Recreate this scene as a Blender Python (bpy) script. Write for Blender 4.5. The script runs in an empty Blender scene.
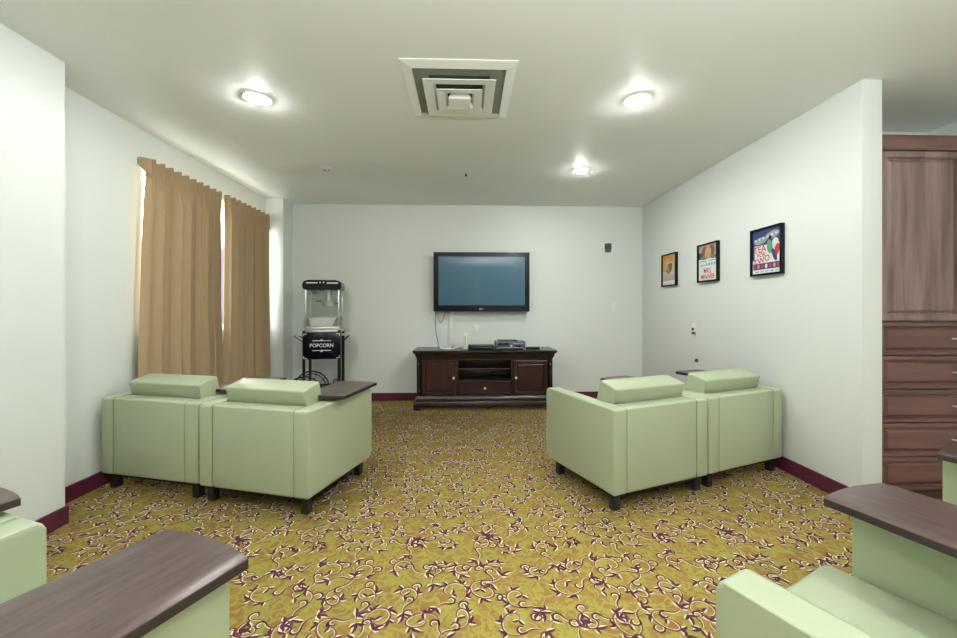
import bpy, bmesh, math, random
import numpy as np
from mathutils import Vector, Matrix
random.seed(4)
C = bpy.context.scene.collection
S = bpy.context.scene
R = math.radians
PI = math.pi

# ------------------------------------------------------------------ camera, world, lights, exposure
cam = bpy.data.objects.new('camera', bpy.data.cameras.new('camera'))
C.objects.link(cam)
cam.location = (0, 0, 1.1624)
cam.rotation_euler = (R(90), 0, R(-1.87))
cam.data.lens = 15.0
cam.data.sensor_width = 36.0
cam.data.shift_y = -9.5 / 957
cam.data.clip_start = 0.02
S.camera = cam
S.view_settings.view_transform = 'Standard'
S.view_settings.look = 'None'
S.view_settings.gamma = 1
S.view_settings.use_curve_mapping = False
S.view_settings.exposure = 0.0
S.cycles.use_denoising = True
S.cycles.max_bounces = 10
S.cycles.diffuse_bounces = 6
S.cycles.sample_clamp_indirect = 6

LAMP = 440.0          # radiance of the recessed lamp lenses
LAMP_COL = (0.985, 1.0, 0.965)
SKY = 26.0
world = bpy.data.worlds.new('daylight')
S.world = world
world.use_nodes = True
wn = world.node_tree
bgn = wn.nodes['Background']
tc = wn.nodes.new('ShaderNodeTexCoord')
sep = wn.nodes.new('ShaderNodeSeparateXYZ')
rmp = wn.nodes.new('ShaderNodeValToRGB')
wn.links.new(tc.outputs['Generated'], sep.inputs[0])
mp = wn.nodes.new('ShaderNodeMapRange')
mp.inputs['From Min'].default_value = -1
wn.links.new(sep.outputs['Z'], mp.inputs['Value'])
wn.links.new(mp.outputs[0], rmp.inputs[0])
cr = rmp.color_ramp          # position = (z + 1) / 2
cr.elements[0].position = 0.44
cr.elements[0].color = (0.62, 0.62, 0.56, 1)      # sunlit ground
cr.elements[1].position = 0.47
cr.elements[1].color = (0.019, 0.016, 0.031, 1)   # hazy lavender distance
e = cr.elements.new(0.565)
e.color = (0.022, 0.019, 0.034, 1)
e = cr.elements.new(0.60)
e.color = (0.94, 0.96, 1.0, 1)
wn.links.new(rmp.outputs[0], bgn.inputs[0])
bgn.inputs[1].default_value = SKY


def area(name, loc, rot, sx, sy, power, col=(1, 1, 1), portal=False):
    l = bpy.data.lights.new(name, 'AREA')
    l.shape = 'RECTANGLE'
    l.size = sx
    l.size_y = sy
    l.energy = power
    l.color = col
    if portal:
        l.cycles.is_portal = True
    o = bpy.data.objects.new(name, l)
    C.objects.link(o)
    o.location = loc
    o.rotation_euler = rot
    return o


# portal only guides the sampling of the daylight that enters the window
area('window_daylight', (-2.56, 3.87, 1.6), (0, R(-90), 0), 1.3, 1.8, 1, portal=True)
# added fill light, aimed at the ceiling behind the camera to brighten the room
fl = area('added_bounce_fill', (0.7, -0.8, 1.5), (R(180), 0, 0), 0.6, 0.6, 195, (0.96, 0.99, 1.0))


# ------------------------------------------------------------------ materials
def new_mat(name):
    m = bpy.data.materials.new(name)
    m.use_nodes = True
    return m, m.node_tree, m.node_tree.nodes['Principled BSDF']


def mat(name, col, rough=0.5, metal=0.0, spec=0.5, noise=0.0, nscale=8.0, bump=0.0, bscale=200.0, coat=0.0, emit=None):
    m, nt, b = new_mat(name)
    b.inputs['Base Color'].default_value = (*col, 1)
    b.inputs['Roughness'].default_value = rough
    b.inputs['Metallic'].default_value = metal
    b.inputs['Specular IOR Level'].default_value = spec
    b.inputs['Coat Weight'].default_value = coat
    tcn = nt.nodes.new('ShaderNodeTexCoord')
    if noise:
        n = nt.nodes.new('ShaderNodeTexNoise')
        n.inputs['Scale'].default_value = nscale
        n.inputs['Detail'].default_value = 4
        nt.links.new(tcn.outputs['Object'], n.inputs['Vector'])
        r = nt.nodes.new('ShaderNodeValToRGB')
        r.color_ramp.elements[0].position = 0.3
        r.color_ramp.elements[1].position = 0.7
        r.color_ramp.elements[0].color = (*[c * (1 - noise) for c in col], 1)
        r.color_ramp.elements[1].color = (*[min(1, c * (1 + noise)) for c in col], 1)
        nt.links.new(n.outputs[0], r.inputs[0])
        nt.links.new(r.outputs[0], b.inputs['Base Color'])
    if bump:
        n = nt.nodes.new('ShaderNodeTexNoise')
        n.inputs['Scale'].default_value = bscale
        nt.links.new(tcn.outputs['Object'], n.inputs['Vector'])
        bp = nt.nodes.new('ShaderNodeBump')
        bp.inputs['Strength'].default_value = bump
        bp.inputs['Distance'].default_value = 0.002
        nt.links.new(n.outputs[0], bp.inputs['Height'])
        nt.links.new(bp.outputs[0], b.inputs['Normal'])
    if emit:
        b.inputs['Emission Color'].default_value = (*emit[0], 1)
        b.inputs['Emission Strength'].default_value = emit[1]
    return m


def wood(name, dark, light, scale, rough=0.35, spec=0.5, contrast=(0.35, 0.7)):
    """grain stretched along the axis that has the small scale"""
    m, nt, b = new_mat(name)
    tcn = nt.nodes.new('ShaderNodeTexCoord')
    mpn = nt.nodes.new('ShaderNodeMapping')
    mpn.inputs['Scale'].default_value = scale
    n = nt.nodes.new('ShaderNodeTexNoise')
    n.inputs['Scale'].default_value = 1.0
    n.inputs['Detail'].default_value = 6
    n.inputs['Roughness'].default_value = 0.65
    n.inputs['Distortion'].default_value = 0.4
    r = nt.nodes.new('ShaderNodeValToRGB')
    r.color_ramp.elements[0].position = contrast[0]
    r.color_ramp.elements[1].position = contrast[1]
    r.color_ramp.elements[0].color = (*dark, 1)
    r.color_ramp.elements[1].color = (*light, 1)
    nt.links.new(tcn.outputs['Object'], mpn.inputs[0])
    nt.links.new(mpn.outputs[0], n.inputs['Vector'])
    nt.links.new(n.outputs[0], r.inputs[0])
    nt.links.new(r.outputs[0], b.inputs['Base Color'])
    b.inputs['Roughness'].default_value = rough
    b.inputs['Specular IOR Level'].default_value = spec
    return m


M = {}
M['wall'] = mat('wall_paint', (0.74, 0.78, 0.758), 0.42, spec=0.35, noise=0.012, nscale=1.5, bump=0.15, bscale=180)
M['ceiling'] = mat('ceiling_paint', (0.84, 0.86, 0.84), 0.5, spec=0.4, noise=0.012, nscale=1.2, bump=0.3, bscale=120)
M['trim_white'] = mat('white_trim_paint', (0.82, 0.85, 0.82), 0.4)
M['maroon'] = mat('maroon_vinyl_baseboard', (0.088, 0.011, 0.034), 0.4, noise=0.08)
M['vinyl'] = mat('sage_green_vinyl', (0.385, 0.44, 0.295), 0.33, spec=0.5, noise=0.025, nscale=5, bump=0.12, bscale=320)
M['piping'] = mat('seam_green', (0.25, 0.33, 0.15), 0.6)
M['black'] = mat('black_painted_wood', (0.012, 0.011, 0.012), 0.45)
M['dust'] = mat('black_underside_cloth', (0.015, 0.014, 0.014), 0.9)
M['metal_black'] = mat('black_painted_steel', (0.01, 0.01, 0.011), 0.3)
M['steel'] = mat('brushed_steel', (0.62, 0.64, 0.62), 0.3, metal=0.85)
M['nickel'] = mat('satin_nickel', (0.78, 0.78, 0.76), 0.3, metal=0.5)
M['plastic_white'] = mat('white_plastic', (0.8, 0.82, 0.79), 0.35)
M['plastic_black'] = mat('black_plastic', (0.008, 0.008, 0.009), 0.22)
M['gloss_black'] = mat('deep_black_gloss', (0.004, 0.005, 0.009), 0.18, spec=0.22)
M['plastic_grey'] = mat('dark_grey_plastic', (0.07, 0.065, 0.06), 0.4)
M['laminate'] = wood('walnut_laminate', (0.042, 0.026, 0.026), (0.098, 0.062, 0.056), (70, 9, 20), 0.30, 0.48)
M['laminate_edge'] = mat('dark_edge_band', (0.022, 0.014, 0.012), 0.45)
M['cab_v'] = wood('walnut_vertical_grain', (0.085, 0.045, 0.040), (0.29, 0.20, 0.18), (18, 18, 1.1), 0.34, 0.5, (0.28, 0.75))
M['cab_h'] = wood('walnut_level_grain', (0.075, 0.030, 0.024), (0.165, 0.080, 0.066), (1.5, 20, 22), 0.30, 0.5, (0.3, 0.75))
M['console'] = wood('espresso_wood', (0.012, 0.007, 0.006), (0.028, 0.014, 0.012), (3, 30, 30), 0.25, 0.55)
M['console_door'] = wood('espresso_door_wood', (0.018, 0.006, 0.006), (0.045, 0.016, 0.014), (26, 26, 2), 0.3, 0.5)
M['console_dark'] = mat('console_inside', (0.008, 0.006, 0.006), 0.6)
M['lamp'] = mat('lamp_lens', (1, 1, 1), 0.5, emit=(LAMP_COL, LAMP))
M['paper'] = mat('poster_paper', (0.78, 0.78, 0.78), 0.5)


def flat(name, col):
    return mat(name, col, 0.5)


def glass_mat():
    m, nt, b = new_mat('clear_glass')
    out = nt.nodes['Material Output']
    g = nt.nodes.new('ShaderNodeBsdfGlossy')
    g.inputs['Roughness'].default_value = 0.03
    t = nt.nodes.new('ShaderNodeBsdfTransparent')
    t.inputs[0].default_value = (0.95, 0.97, 0.96, 1)
    mx = nt.nodes.new('ShaderNodeMixShader')
    geo = nt.nodes.new('ShaderNodeNewGeometry')
    dp = nt.nodes.new('ShaderNodeVectorMath')
    dp.operation = 'DOT_PRODUCT'
    nt.links.new(geo.outputs['Incoming'], dp.inputs[0])
    nt.links.new(geo.outputs['Normal'], dp.inputs[1])
    prev = dp.outputs['Value']
    for op, val in (('ABSOLUTE', 0), ('SUBTRACT', 1.0), ('POWER', 4.0), ('MULTIPLY_ADD', 0.7)):
        mn = nt.nodes.new('ShaderNodeMath')
        mn.operation = op
        if op == 'SUBTRACT':
            mn.inputs[0].default_value = 1.0
            nt.links.new(prev, mn.inputs[1])
        else:
            nt.links.new(prev, mn.inputs[0])
            mn.inputs[1].default_value = val
            if op == 'MULTIPLY_ADD':
                mn.inputs[2].default_value = 0.03
        prev = mn.outputs[0]
    nt.links.new(prev, mx.inputs[0])
    nt.links.new(t.outputs[0], mx.inputs[1])
    nt.links.new(g.outputs[0], mx.inputs[2])
    nt.links.new(mx.outputs[0], out.inputs[0])
    return m


M['glass'] = glass_mat()

# television panel: blue-grey glass with a mirror coat
m, nt, b = new_mat('television_glass')
b.inputs['Base Color'].default_value = (0.040, 0.110, 0.175, 1)
b.inputs['Roughness'].default_value = 0.35
b.inputs['Specular IOR Level'].default_value = 0.4
b.inputs['Specular Tint'].default_value = (0.55, 0.85, 1, 1)
b.inputs['Coat Weight'].default_value = 0.6
b.inputs['Coat Roughness'].default_value = 0.06
b.inputs['Coat IOR'].default_value = 1.55
M['screen'] = m


def cloth_mat():
    m, nt, b = new_mat('tan_curtain_cloth')
    out = nt.nodes['Material Output']
    tcn = nt.nodes.new('ShaderNodeTexCoord')
    n = nt.nodes.new('ShaderNodeTexNoise')
    n.inputs['Scale'].default_value = 90
    nt.links.new(tcn.outputs['Object'], n.inputs['Vector'])
    r = nt.nodes.new('ShaderNodeValToRGB')
    r.color_ramp.elements[0].color = (0.35, 0.245, 0.135, 1)
    r.color_ramp.elements[1].color = (0.42, 0.30, 0.17, 1)
    nt.links.new(n.outputs[0], r.inputs[0])
    nt.links.new(r.outputs[0], b.inputs['Base Color'])
    b.inputs['Roughness'].default_value = 0.85
    b.inputs['Sheen Weight'].default_value = 0.2
    tr = nt.nodes.new('ShaderNodeBsdfTranslucent')
    tr.inputs[0].default_value = (0.33, 0.18, 0.08, 1)
    mx = nt.nodes.new('ShaderNodeMixShader')
    mx.inputs[0].default_value = 0.025
    nt.links.new(b.outputs[0], mx.inputs[1])
    nt.links.new(tr.outputs[0], mx.inputs[2])
    nt.links.new(mx.outputs[0], out.inputs[0])
    return m


M['curtain'] = cloth_mat()


def carpet_mat():
    m, nt, b = new_mat('carpet_ground')
    L = nt.links.new
    tcn = nt.nodes.new('ShaderNodeTexCoord')
    n1 = nt.nodes.new('ShaderNodeTexNoise')
    n1.inputs['Scale'].default_value = 13
    n1.inputs['Detail'].default_value = 5
    L(tcn.outputs['Object'], n1.inputs['Vector'])
    # warp the cells so that their outlines read as loose vines
    n2 = nt.nodes.new('ShaderNodeTexNoise')
    n2.inputs['Scale'].default_value = 15
    L(tcn.outputs['Object'], n2.inputs['Vector'])
    vm = nt.nodes.new('ShaderNodeVectorMath')
    vm.operation = 'MULTIPLY_ADD'
    vm.inputs[1].default_value = (0.15, 0.15, 0)
    L(n2.outputs['Color'], vm.inputs[0])
    L(tcn.outputs['Object'], vm.inputs[2])
    v = nt.nodes.new('ShaderNodeTexVoronoi')
    v.feature = 'DISTANCE_TO_EDGE'
    v.inputs['Scale'].default_value = 22
    L(vm.outputs[0], v.inputs['Vector'])
    r0 = nt.nodes.new('ShaderNodeValToRGB')
    r0.color_ramp.elements[0].position = 0.40
    r0.color_ramp.elements[1].position = 0.60
    r0.color_ramp.elements[0].color = (0.28, 0.15, 0.048, 1)
    r0.color_ramp.elements[1].color = (0.31, 0.195, 0.055, 1)
    L(n1.outputs[0], r0.inputs[0])
    rv = nt.nodes.new('ShaderNodeValToRGB')
    rv.color_ramp.elements[0].position = 0.02
    rv.color_ramp.elements[1].position = 0.17
    rv.color_ramp.elements[0].color = (0.62, 0.62, 0.62, 1)
    rv.color_ramp.elements[1].color = (0, 0, 0, 1)
    L(v.outputs['Distance'], rv.inputs[0])
    mx = nt.nodes.new('ShaderNodeMix')
    mx.data_type = 'RGBA'
    L(rv.outputs[0], mx.inputs[0])
    L(r0.outputs[0], mx.inputs[6])
    mx.inputs[7].default_value = (0.35, 0.38, 0.075, 1)
    L(mx.outputs[2], b.inputs['Base Color'])
    b.inputs['Roughness'].default_value = 0.95
    b.inputs['Specular IOR Level'].default_value = 0.1
    return m


M['carpet'] = carpet_mat()
M['c_cream'] = mat('carpet_cream_yarn', (0.78, 0.66, 0.51), 0.95, spec=0.1)
M['c_purple'] = mat('carpet_plum_yarn', (0.085, 0.028, 0.045), 0.95, spec=0.1)
M['c_mauve'] = mat('carpet_mauve_yarn', (0.17, 0.06, 0.062), 0.95, spec=0.1)
M['c_lime'] = mat('carpet_lime_yarn', (0.47, 0.47, 0.075), 0.95, spec=0.1)


# ------------------------------------------------------------------ mesh helpers
def box(bm, x0, x1, y0, y1, z0, z1, bev=0.0, seg=2, mi=0):
    r = bmesh.ops.create_cube(bm, size=1.0)
    vs = r['verts']
    for v in vs:
        v.co.x = x0 + (v.co.x + 0.5) * (x1 - x0)
        v.co.y = y0 + (v.co.y + 0.5) * (y1 - y0)
        v.co.z = z0 + (v.co.z + 0.5) * (z1 - z0)
    fs = {f for v in vs for f in v.link_faces}
    if bev:
        es = list({e for v in vs for e in v.link_edges})
        r = bmesh.ops.bevel(bm, geom=es, offset=bev, segments=seg, profile=0.5, affect='EDGES')
        fs |= set(r['faces'])
        vs = list({v for f in r['faces'] for v in f.verts} | {v for v in vs if v.is_valid})
    for f in fs:
        if f.is_valid:
            f.material_index = mi
    return [v for v in vs if v.is_valid]


def cyl(bm, c, r, h, axis='Z', seg=20, r2=None, mi=0):
    q = bmesh.ops.create_cone(bm, cap_ends=True, segments=seg, radius1=r, radius2=r if r2 is None else r2, depth=h)
    rot = {'Z': Matrix(), 'X': Matrix.Rotation(PI / 2, 4, 'Y'), 'Y': Matrix.Rotation(-PI / 2, 4, 'X')}[axis]
    bmesh.ops.transform(bm, matrix=Matrix.Translation(c) @ rot, verts=q['verts'])
    for f in {f for v in q['verts'] for f in v.link_faces}:
        f.material_index = mi
    return q['verts']


def lathe(bm, prof, c=(0, 0, 0), seg=20, mi=0):
    rings = []
    for r, z in prof:
        rings.append([bm.verts.new((c[0] + r * math.cos(2 * PI * k / seg), c[1] + r * math.sin(2 * PI * k / seg), c[2] + z)) for k in range(seg)])
    for a, b_ in zip(rings, rings[1:]):
        for k in range(seg):
            f = bm.faces.new((a[k], a[(k + 1) % seg], b_[(k + 1) % seg], b_[k]))
            f.material_index = mi
    bm.faces.new(list(reversed(rings[0]))).material_index = mi
    bm.faces.new(rings[-1]).material_index = mi


def prism(bm, pts, z0, z1, mi=0):
    lo = [bm.verts.new((x, y, z0)) for x, y in pts]
    hi = [bm.verts.new((x, y, z1)) for x, y in pts]
    n = len(pts)
    fs = [bm.faces.new(list(reversed(lo))), bm.faces.new(hi)]
    for k in range(n):
        fs.append(bm.faces.new((lo[k], lo[(k + 1) % n], hi[(k + 1) % n], hi[k])))
    for f in fs:
        f.material_index = mi
    return fs


def tube(bm, pts, r, seg=8, mi=0, closed=False):
    P = [Vector(p) for p in pts]
    n = len(P)
    rings = []
    up = None
    for i, p in enumerate(P):
        if closed:
            t = P[(i + 1) % n] - P[i - 1]
        else:
            t = P[min(i + 1, n - 1)] - P[max(i - 1, 0)]
        t.normalize()
        if up is None:
            up = Vector((0, 0, 1)) if abs(t.z) < 0.9 else Vector((1, 0, 0))
        a = t.cross(up).normalized()
        b_ = t.cross(a).normalized()
        up = -b_ if (-b_).dot(up) > 0 else b_
        rings.append([bm.verts.new(p + r * (math.cos(2 * PI * k / seg) * a + math.sin(2 * PI * k / seg) * up)) for k in range(seg)])
    m_ = n if closed else n - 1
    for i in range(m_):
        A, B = rings[i], rings[(i + 1) % n]
        for k in range(seg):
            bm.faces.new((A[k], A[(k + 1) % seg], B[(k + 1) % seg], B[k])).material_index = mi
    if not closed:
        bm.faces.new(rings[0]).material_index = mi
        bm.faces.new(rings[-1]).material_index = mi


def obj(name, bm, mats, parent=None, smooth=True, loc=None):
    bmesh.ops.recalc_face_normals(bm, faces=bm.faces)
    me = bpy.data.meshes.new(name)
    bm.to_mesh(me)
    bm.free()
    for m_ in (mats if isinstance(mats, (list, tuple)) else [mats]):
        me.materials.append(M[m_] if isinstance(m_, str) else m_)
    if smooth:
        me.polygons.foreach_set('use_smooth', [True] * len(me.polygons))
        me.set_sharp_from_angle(angle=R(38))
    o = bpy.data.objects.new(name, me)
    C.objects.link(o)
    if parent:
        o.parent = parent
    if loc:
        o.location = loc
    return o


def bx(name, mats, parent, x0, x1, y0, y1, z0, z1, bev=0.0, seg=2):
    bm = bmesh.new()
    box(bm, x0, x1, y0, y1, z0, z1, bev, seg)
    return obj(name, bm, mats, parent)


def tag(o, label, cat, group=None):
    o['label'] = label
    o['category'] = cat
    if group:
        o['group'] = group
    return o


def thing(name, label, cat, loc=(0, 0, 0), rotz=0, group=None):
    o = bpy.data.objects.new(name, None)
    o.empty_display_size = 0.1
    C.objects.link(o)
    o.location = loc
    o.rotation_euler = (0, 0, rotz)
    return tag(o, label, cat, group)


def struct(o):
    o['kind'] = 'structure'
    return o


def copy_tree(o, parent=None):
    c = o.copy()
    C.objects.link(c)
    if parent:
        c.parent = parent
    for ch in [x for x in bpy.data.objects if x.parent == o and x != c]:
        copy_tree(ch, c)
    return c


def text(name, body, size, mat_, parent, loc, rot=(R(90), 0, 0), ext=0.0004, sx=1.0):
    cu = bpy.data.curves.new(name, 'FONT')
    cu.body = body
    cu.size = size
    cu.extrude = ext
    cu.align_x = 'CENTER'
    cu.align_y = 'CENTER'
    cu.materials.append(M[mat_] if isinstance(mat_, str) else mat_)
    cu.offset = size * 0.012
    o = bpy.data.objects.new(name, cu)
    C.objects.link(o)
    bpy.context.view_layer.update()
    me = bpy.data.meshes.new_from_object(o.evaluated_get(bpy.context.evaluated_depsgraph_get()))
    bpy.data.objects.remove(o)
    o = bpy.data.objects.new(name, me)
    C.objects.link(o)
    if parent:
        o.parent = parent
    o.location = loc
    o.rotation_euler = rot
    o.scale = (sx, 1, 1)
    return o


# ------------------------------------------------------------------ room shell
H = 2.5
YB = 5.12          # back wall
XL, XR = -2.4, 2.3
XN, YN = -2.168, 2.232   # near wall block at the left
YE = 2.24          # end of the right wall
XA = 2.424
YA = 2.9           # alcove back wall
XF = 3.49          # far right wall
YR = -3.4          # rear wall
T = 0.14


def carpet_mesh():
    rs = random.Random(11)
    TS = 1.25
    V, F, MI = [], [], []

    def ribbon(pts, wid, z, mi):
        n = len(pts)
        base = len(V)
        for i in range(n):
            a = pts[max(i - 1, 0)]
            b_ = pts[min(i + 1, n - 1)]
            dx, dy = b_[0] - a[0], b_[1] - a[1]
            l = math.hypot(dx, dy) or 1
            nx, ny = -dy / l, dx / l
            w = wid[i] / 2
            V.append((pts[i][0] + nx * w, pts[i][1] + ny * w, z))
            V.append((pts[i][0] - nx * w, pts[i][1] - ny * w, z))
        for i in range(n - 1):
            k = base + 2 * i
            F.append((k, k + 1, k + 3, k + 2))
            MI.append(mi)

    def shifted(pts, d):
        out = []
        n = len(pts)
        for i in range(n):
            a = pts[max(i - 1, 0)]
            b_ = pts[min(i + 1, n - 1)]
            dx, dy = b_[0] - a[0], b_[1] - a[1]
            l = math.hypot(dx, dy) or 1
            out.append((pts[i][0] - dy / l * d[i], pts[i][1] + dx / l * d[i]))
        return out

    def stroke(pts, w0, zj, dark=2, side=1, prof='taper', light=0.8):
        n = len(pts)
        if prof == 'taper':
            wid = [w0 * (0.35 + 0.65 * math.sin(PI * (0.12 + 0.85 * i / (n - 1)))) for i in range(n)]
        else:
            wid = [w0 * max(0.03, math.sin(PI * (i / (n - 1)) ** 0.8)) for i in range(n)]
        ribbon(shifted(pts, [side * w * 0.62 for w in wid]), [w * light for w in wid], 0.0006 + zj, 1)
        ribbon(pts, wid, 0.0010 + zj, dark)

    def leaf(x, y, a, l, w, bend, zj):
        pts = []
        n = 8
        aa = a
        px, py = x, y
        for i in range(n):
            pts.append((px, py))
            aa += bend / n * (0.4 + 1.2 * i / n)
            px += math.cos(aa) * l / (n - 1)
            py += math.sin(aa) * l / (n - 1)
        stroke(pts, w, zj, 2, 1 if bend > 0 else -1, 'leaf', 0.95)

    def hook(x, y, a, r, s, zj):
        pts = []
        aa = a
        px, py = x, y
        n = 12
        for i in range(n):
            pts.append((px, py))
            aa += s * 0.46
            st = r * 0.48 * (1 - 0.045 * i)
            px += math.cos(aa) * st
            py += math.sin(aa) * st
        stroke(pts, 0.008, zj, 2, s, light=0.9)

    cells = 8
    pts0 = []
    for i in range(cells):
        for j in range(cells):
            pts0.append(((i + 0.5 + rs.uniform(-.2, .2) + 0.5 * (j % 2)) * TS / cells, (j + 0.5 + rs.uniform(-.2, .2)) * TS / cells))
    spans = []
    for (cx, cy) in pts0:
        start = len(V), len(F)
        zj = rs.uniform(-0.00012, 0.00012)
        s = rs.choice((-1, 1))
        a0 = rs.uniform(0, 2 * PI)
        R0 = rs.uniform(0.045, 0.072)
        el = rs.uniform(0.62, 1.0)
        ea_ = rs.uniform(0, PI)
        ce, se = math.cos(ea_), math.sin(ea_)
        turns = rs.uniform(0.55, 1.2)
        n = 24
        sp = []
        for i in range(n):
            t = i / (n - 1)
            r = R0 * (1 - 0.72 * t ** 1.3)
            a = a0 + s * t * turns * 2 * PI
            qx, qy = r * math.cos(a), r * math.sin(a) * el
            sp.append((cx + qx * ce - qy * se, cy + qx * se + qy * ce))
        stroke(sp, 0.0072, zj, 3, s, light=0.62)
        # inner tuft where the spiral ends
        ex, ey = sp[-1]
        ea = math.atan2(sp[-1][1] - sp[-2][1], sp[-1][0] - sp[-2][0])
        for q in (-0.5, 0.6):
            leaf(ex, ey, ea + q, rs.uniform(.028, .042), 0.011, 1.6 * (1 if q > 0 else -1), zj)
        # leaves growing off the outside of the spiral
        for t in (0.16, 0.36, 0.58):
            k = int(t * n)
            x, y = sp[k]
            ta = math.atan2(sp[k + 1][1] - sp[k - 1][1], sp[k + 1][0] - sp[k - 1][0])
            if rs.random() < 0.75:
                leaf(x, y, ta - s * 0.45, rs.uniform(.04, .064), 0.0125, s * 1.2, zj)
                leaf(x, y, ta - s * 1.0, rs.uniform(.026, .038), 0.0105, -s * 1.5, zj)
            else:
                hook(x, y, ta - s * 0.6, 0.022, -s, zj)
        # tail: an S curve that leaves the spiral and ends in a spray of leaves
        x, y = sp[0]
        aa = math.atan2(sp[0][1] - sp[1][1], sp[0][0] - sp[1][0])
        tl = []
        m_ = 14
        L_ = rs.uniform(0.07, 0.13)
        for i in range(m_):
            tl.append((x, y))
            aa += s * (0.16 if i > 5 else -0.10)
            x += math.cos(aa) * L_ / m_
            y += math.sin(aa) * L_ / m_
        stroke(tl, 0.0072, zj, 3, -s, light=0.62)
        for q, l in ((-0.75, .034), (-0.12, .056), (0.5, .044)):
            leaf(x, y, aa + q, l * rs.uniform(.85, 1.25), 0.0125, 1.5 * (1 if q > 0 else -1), zj)
        k = 5
        hook(tl[k][0], tl[k][1], aa + s * 1.4, 0.02, s, zj)
        spans.append((cx, cy, start, (len(V), len(F))))
    V = np.array(V, dtype=np.float32)
    F = np.array(F, dtype=np.int32)
    MI = np.array(MI, dtype=np.int32)
    allV, allF, allM = [], [], []
    off = 0

    def add(v, f, m_):
        nonlocal off
        allV.append(v)
        allF.append(f + off)
        allM.append(m_)
        off += len(v)

    def inside(x, y):
        if y < 0.25 or y > YB - 0.05 or x < XL + 0.03:
            return False
        if x < XN + 0.03 and y < YN:
            return False
        if x > XR - 0.03 and y > YE and not (x > XA + 0.05 and y < 2.5):
            return False
        return x < XF - 0.05
    for i in range(-3, 4):
        for j in range(0, 5):
            for (cx, cy, st, en) in spans:
                x, y = cx + i * TS, cy + j * TS
                if not inside(x, y):
                    continue
                v = V[st[0]:en[0]].copy()
                v[:, 0] += i * TS
                v[:, 1] += j * TS
                # keep the woven pattern inside the room
                hx = XR - 0.004 if (y > YE - 0.05 and x < XR) else XF - 0.004
                lx = XN + 0.004 if y < YN else XL + 0.004
                v[:, 0] = np.clip(v[:, 0], lx, hx)
                v[:, 1] = np.clip(v[:, 1], 0.0, YB - 0.004)
                add(v, F[st[1]:en[1]] - st[0], MI[st[1]:en[1]])
    # the ground of the carpet, a slab
    x0, x1, y0, y1 = XL - T, XF + T, YR - T, YB + T
    g = np.array([(x0, y0, 0), (x1, y0, 0), (x1, y1, 0), (x0, y1, 0), (x0, y0, -.1), (x1, y0, -.1), (x1, y1, -.1), (x0, y1, -.1)], dtype=np.float32)
    gf = np.array([(0, 1, 2, 3), (7, 6, 5, 4), (0, 4, 5, 1), (1, 5, 6, 2), (2, 6, 7, 3), (3, 7, 4, 0)], dtype=np.int32)
    add(g, gf, np.zeros(6, dtype=np.int32))
    v = np.concatenate(allV)
    f = np.concatenate(allF)
    mi = np.concatenate(allM)
    me = bpy.data.meshes.new('floor')
    me.vertices.add(len(v))
    me.vertices.foreach_set('co', v.ravel())
    me.loops.add(len(f) * 4)
    me.loops.foreach_set('vertex_index', f.ravel())
    me.polygons.add(len(f))
    me.polygons.foreach_set('loop_start', np.arange(0, len(f) * 4, 4, dtype=np.int32))
    me.polygons.foreach_set('material_index', mi)
    for k in ('carpet', 'c_cream', 'c_purple', 'c_mauve'):
        me.materials.append(M[k])
    me.update(calc_edges=True)
    me.validate()
    o = bpy.data.objects.new('floor', me)
    C.objects.link(o)
    return o


struct(carpet_mesh())
struct(bx('ceiling', 'ceiling', None, XL - T, XF + T, YR - T, YB + T, H, H + 0.1))
struct(bx('wall_back', 'wall', None, XL - T, XR + 0.115, YB, YB + T, 0, H))
WY0, WY1, WZ0, WZ1 = 3.035, 4.72, 0.98, 2.24
bm = bmesh.new()
box(bm, XL - T, XL, YN, WY0, 0, H)
box(bm, XL - T, XL, WY1, YB, 0, H)
box(bm, XL - T, XL, WY0, WY1, 0, WZ0)
box(bm, XL - T, XL, WY0, WY1, WZ1, H)
struct(obj('wall_left', bm, 'wall'))
struct(bx('wall_left_near', 'wall', None, XL - T, XN, YR, YN, 0, H))
struct(bx('wall_left_column', 'wall', None, XL, -2.185, 4.86, YB, 0, H))
struct(bx('wall_right', 'wall', None, XR, XA, YE, YB, 0, H, 0.006))
struct(bx('wall_alcove', 'wall', None, XA, XF + T, YA, YA + T, 0, H))
struct(bx('wall_right_far', 'wall', None, XF, XF + T, YR, YA, 0, H))
bm = bmesh.new()
box(bm, XL - T, XF + T, YR - T, YR, 0, H)
struct(obj('wall_rear', bm, 'wall'))


def baseboard(name, x0, x1, y0, y1):
    struct(bx(name, 'maroon', None, x0, x1, y0, y1, 0.0, 0.1, 0.003, 1))


bt = 0.012
baseboard('baseboard_back', -2.185, XR, YB - bt, YB)
baseboard('baseboard_left', XL, XL + bt, YN, 4.86)
baseboard('baseboard_left_near', XN, XN + bt, YR, YN + bt)
baseboard('baseboard_left_return', XL, XN, YN, YN + bt)
baseboard('baseboard_column', XL, -2.185, 4.86 - bt, 4.86)
baseboard('baseboard_right', XR - bt, XR, YE, YB)
baseboard('baseboard_right_end', XR - bt, XA + bt, YE - bt, YE)

d = struct(bx('door_1', 'cab_v', None, -0.95, 0.12, YR + 0.002, YR + 0.045, 0.0012, 2.1, 0.003))
bm = bmesh.new()
tube(bm, [(0.02, YR + 0.046, 1.0), (0.02, YR + 0.10, 1.0), (-0.09, YR + 0.10, 1.0)], 0.009)
obj('door_handle', bm, 'nickel', d)

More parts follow.
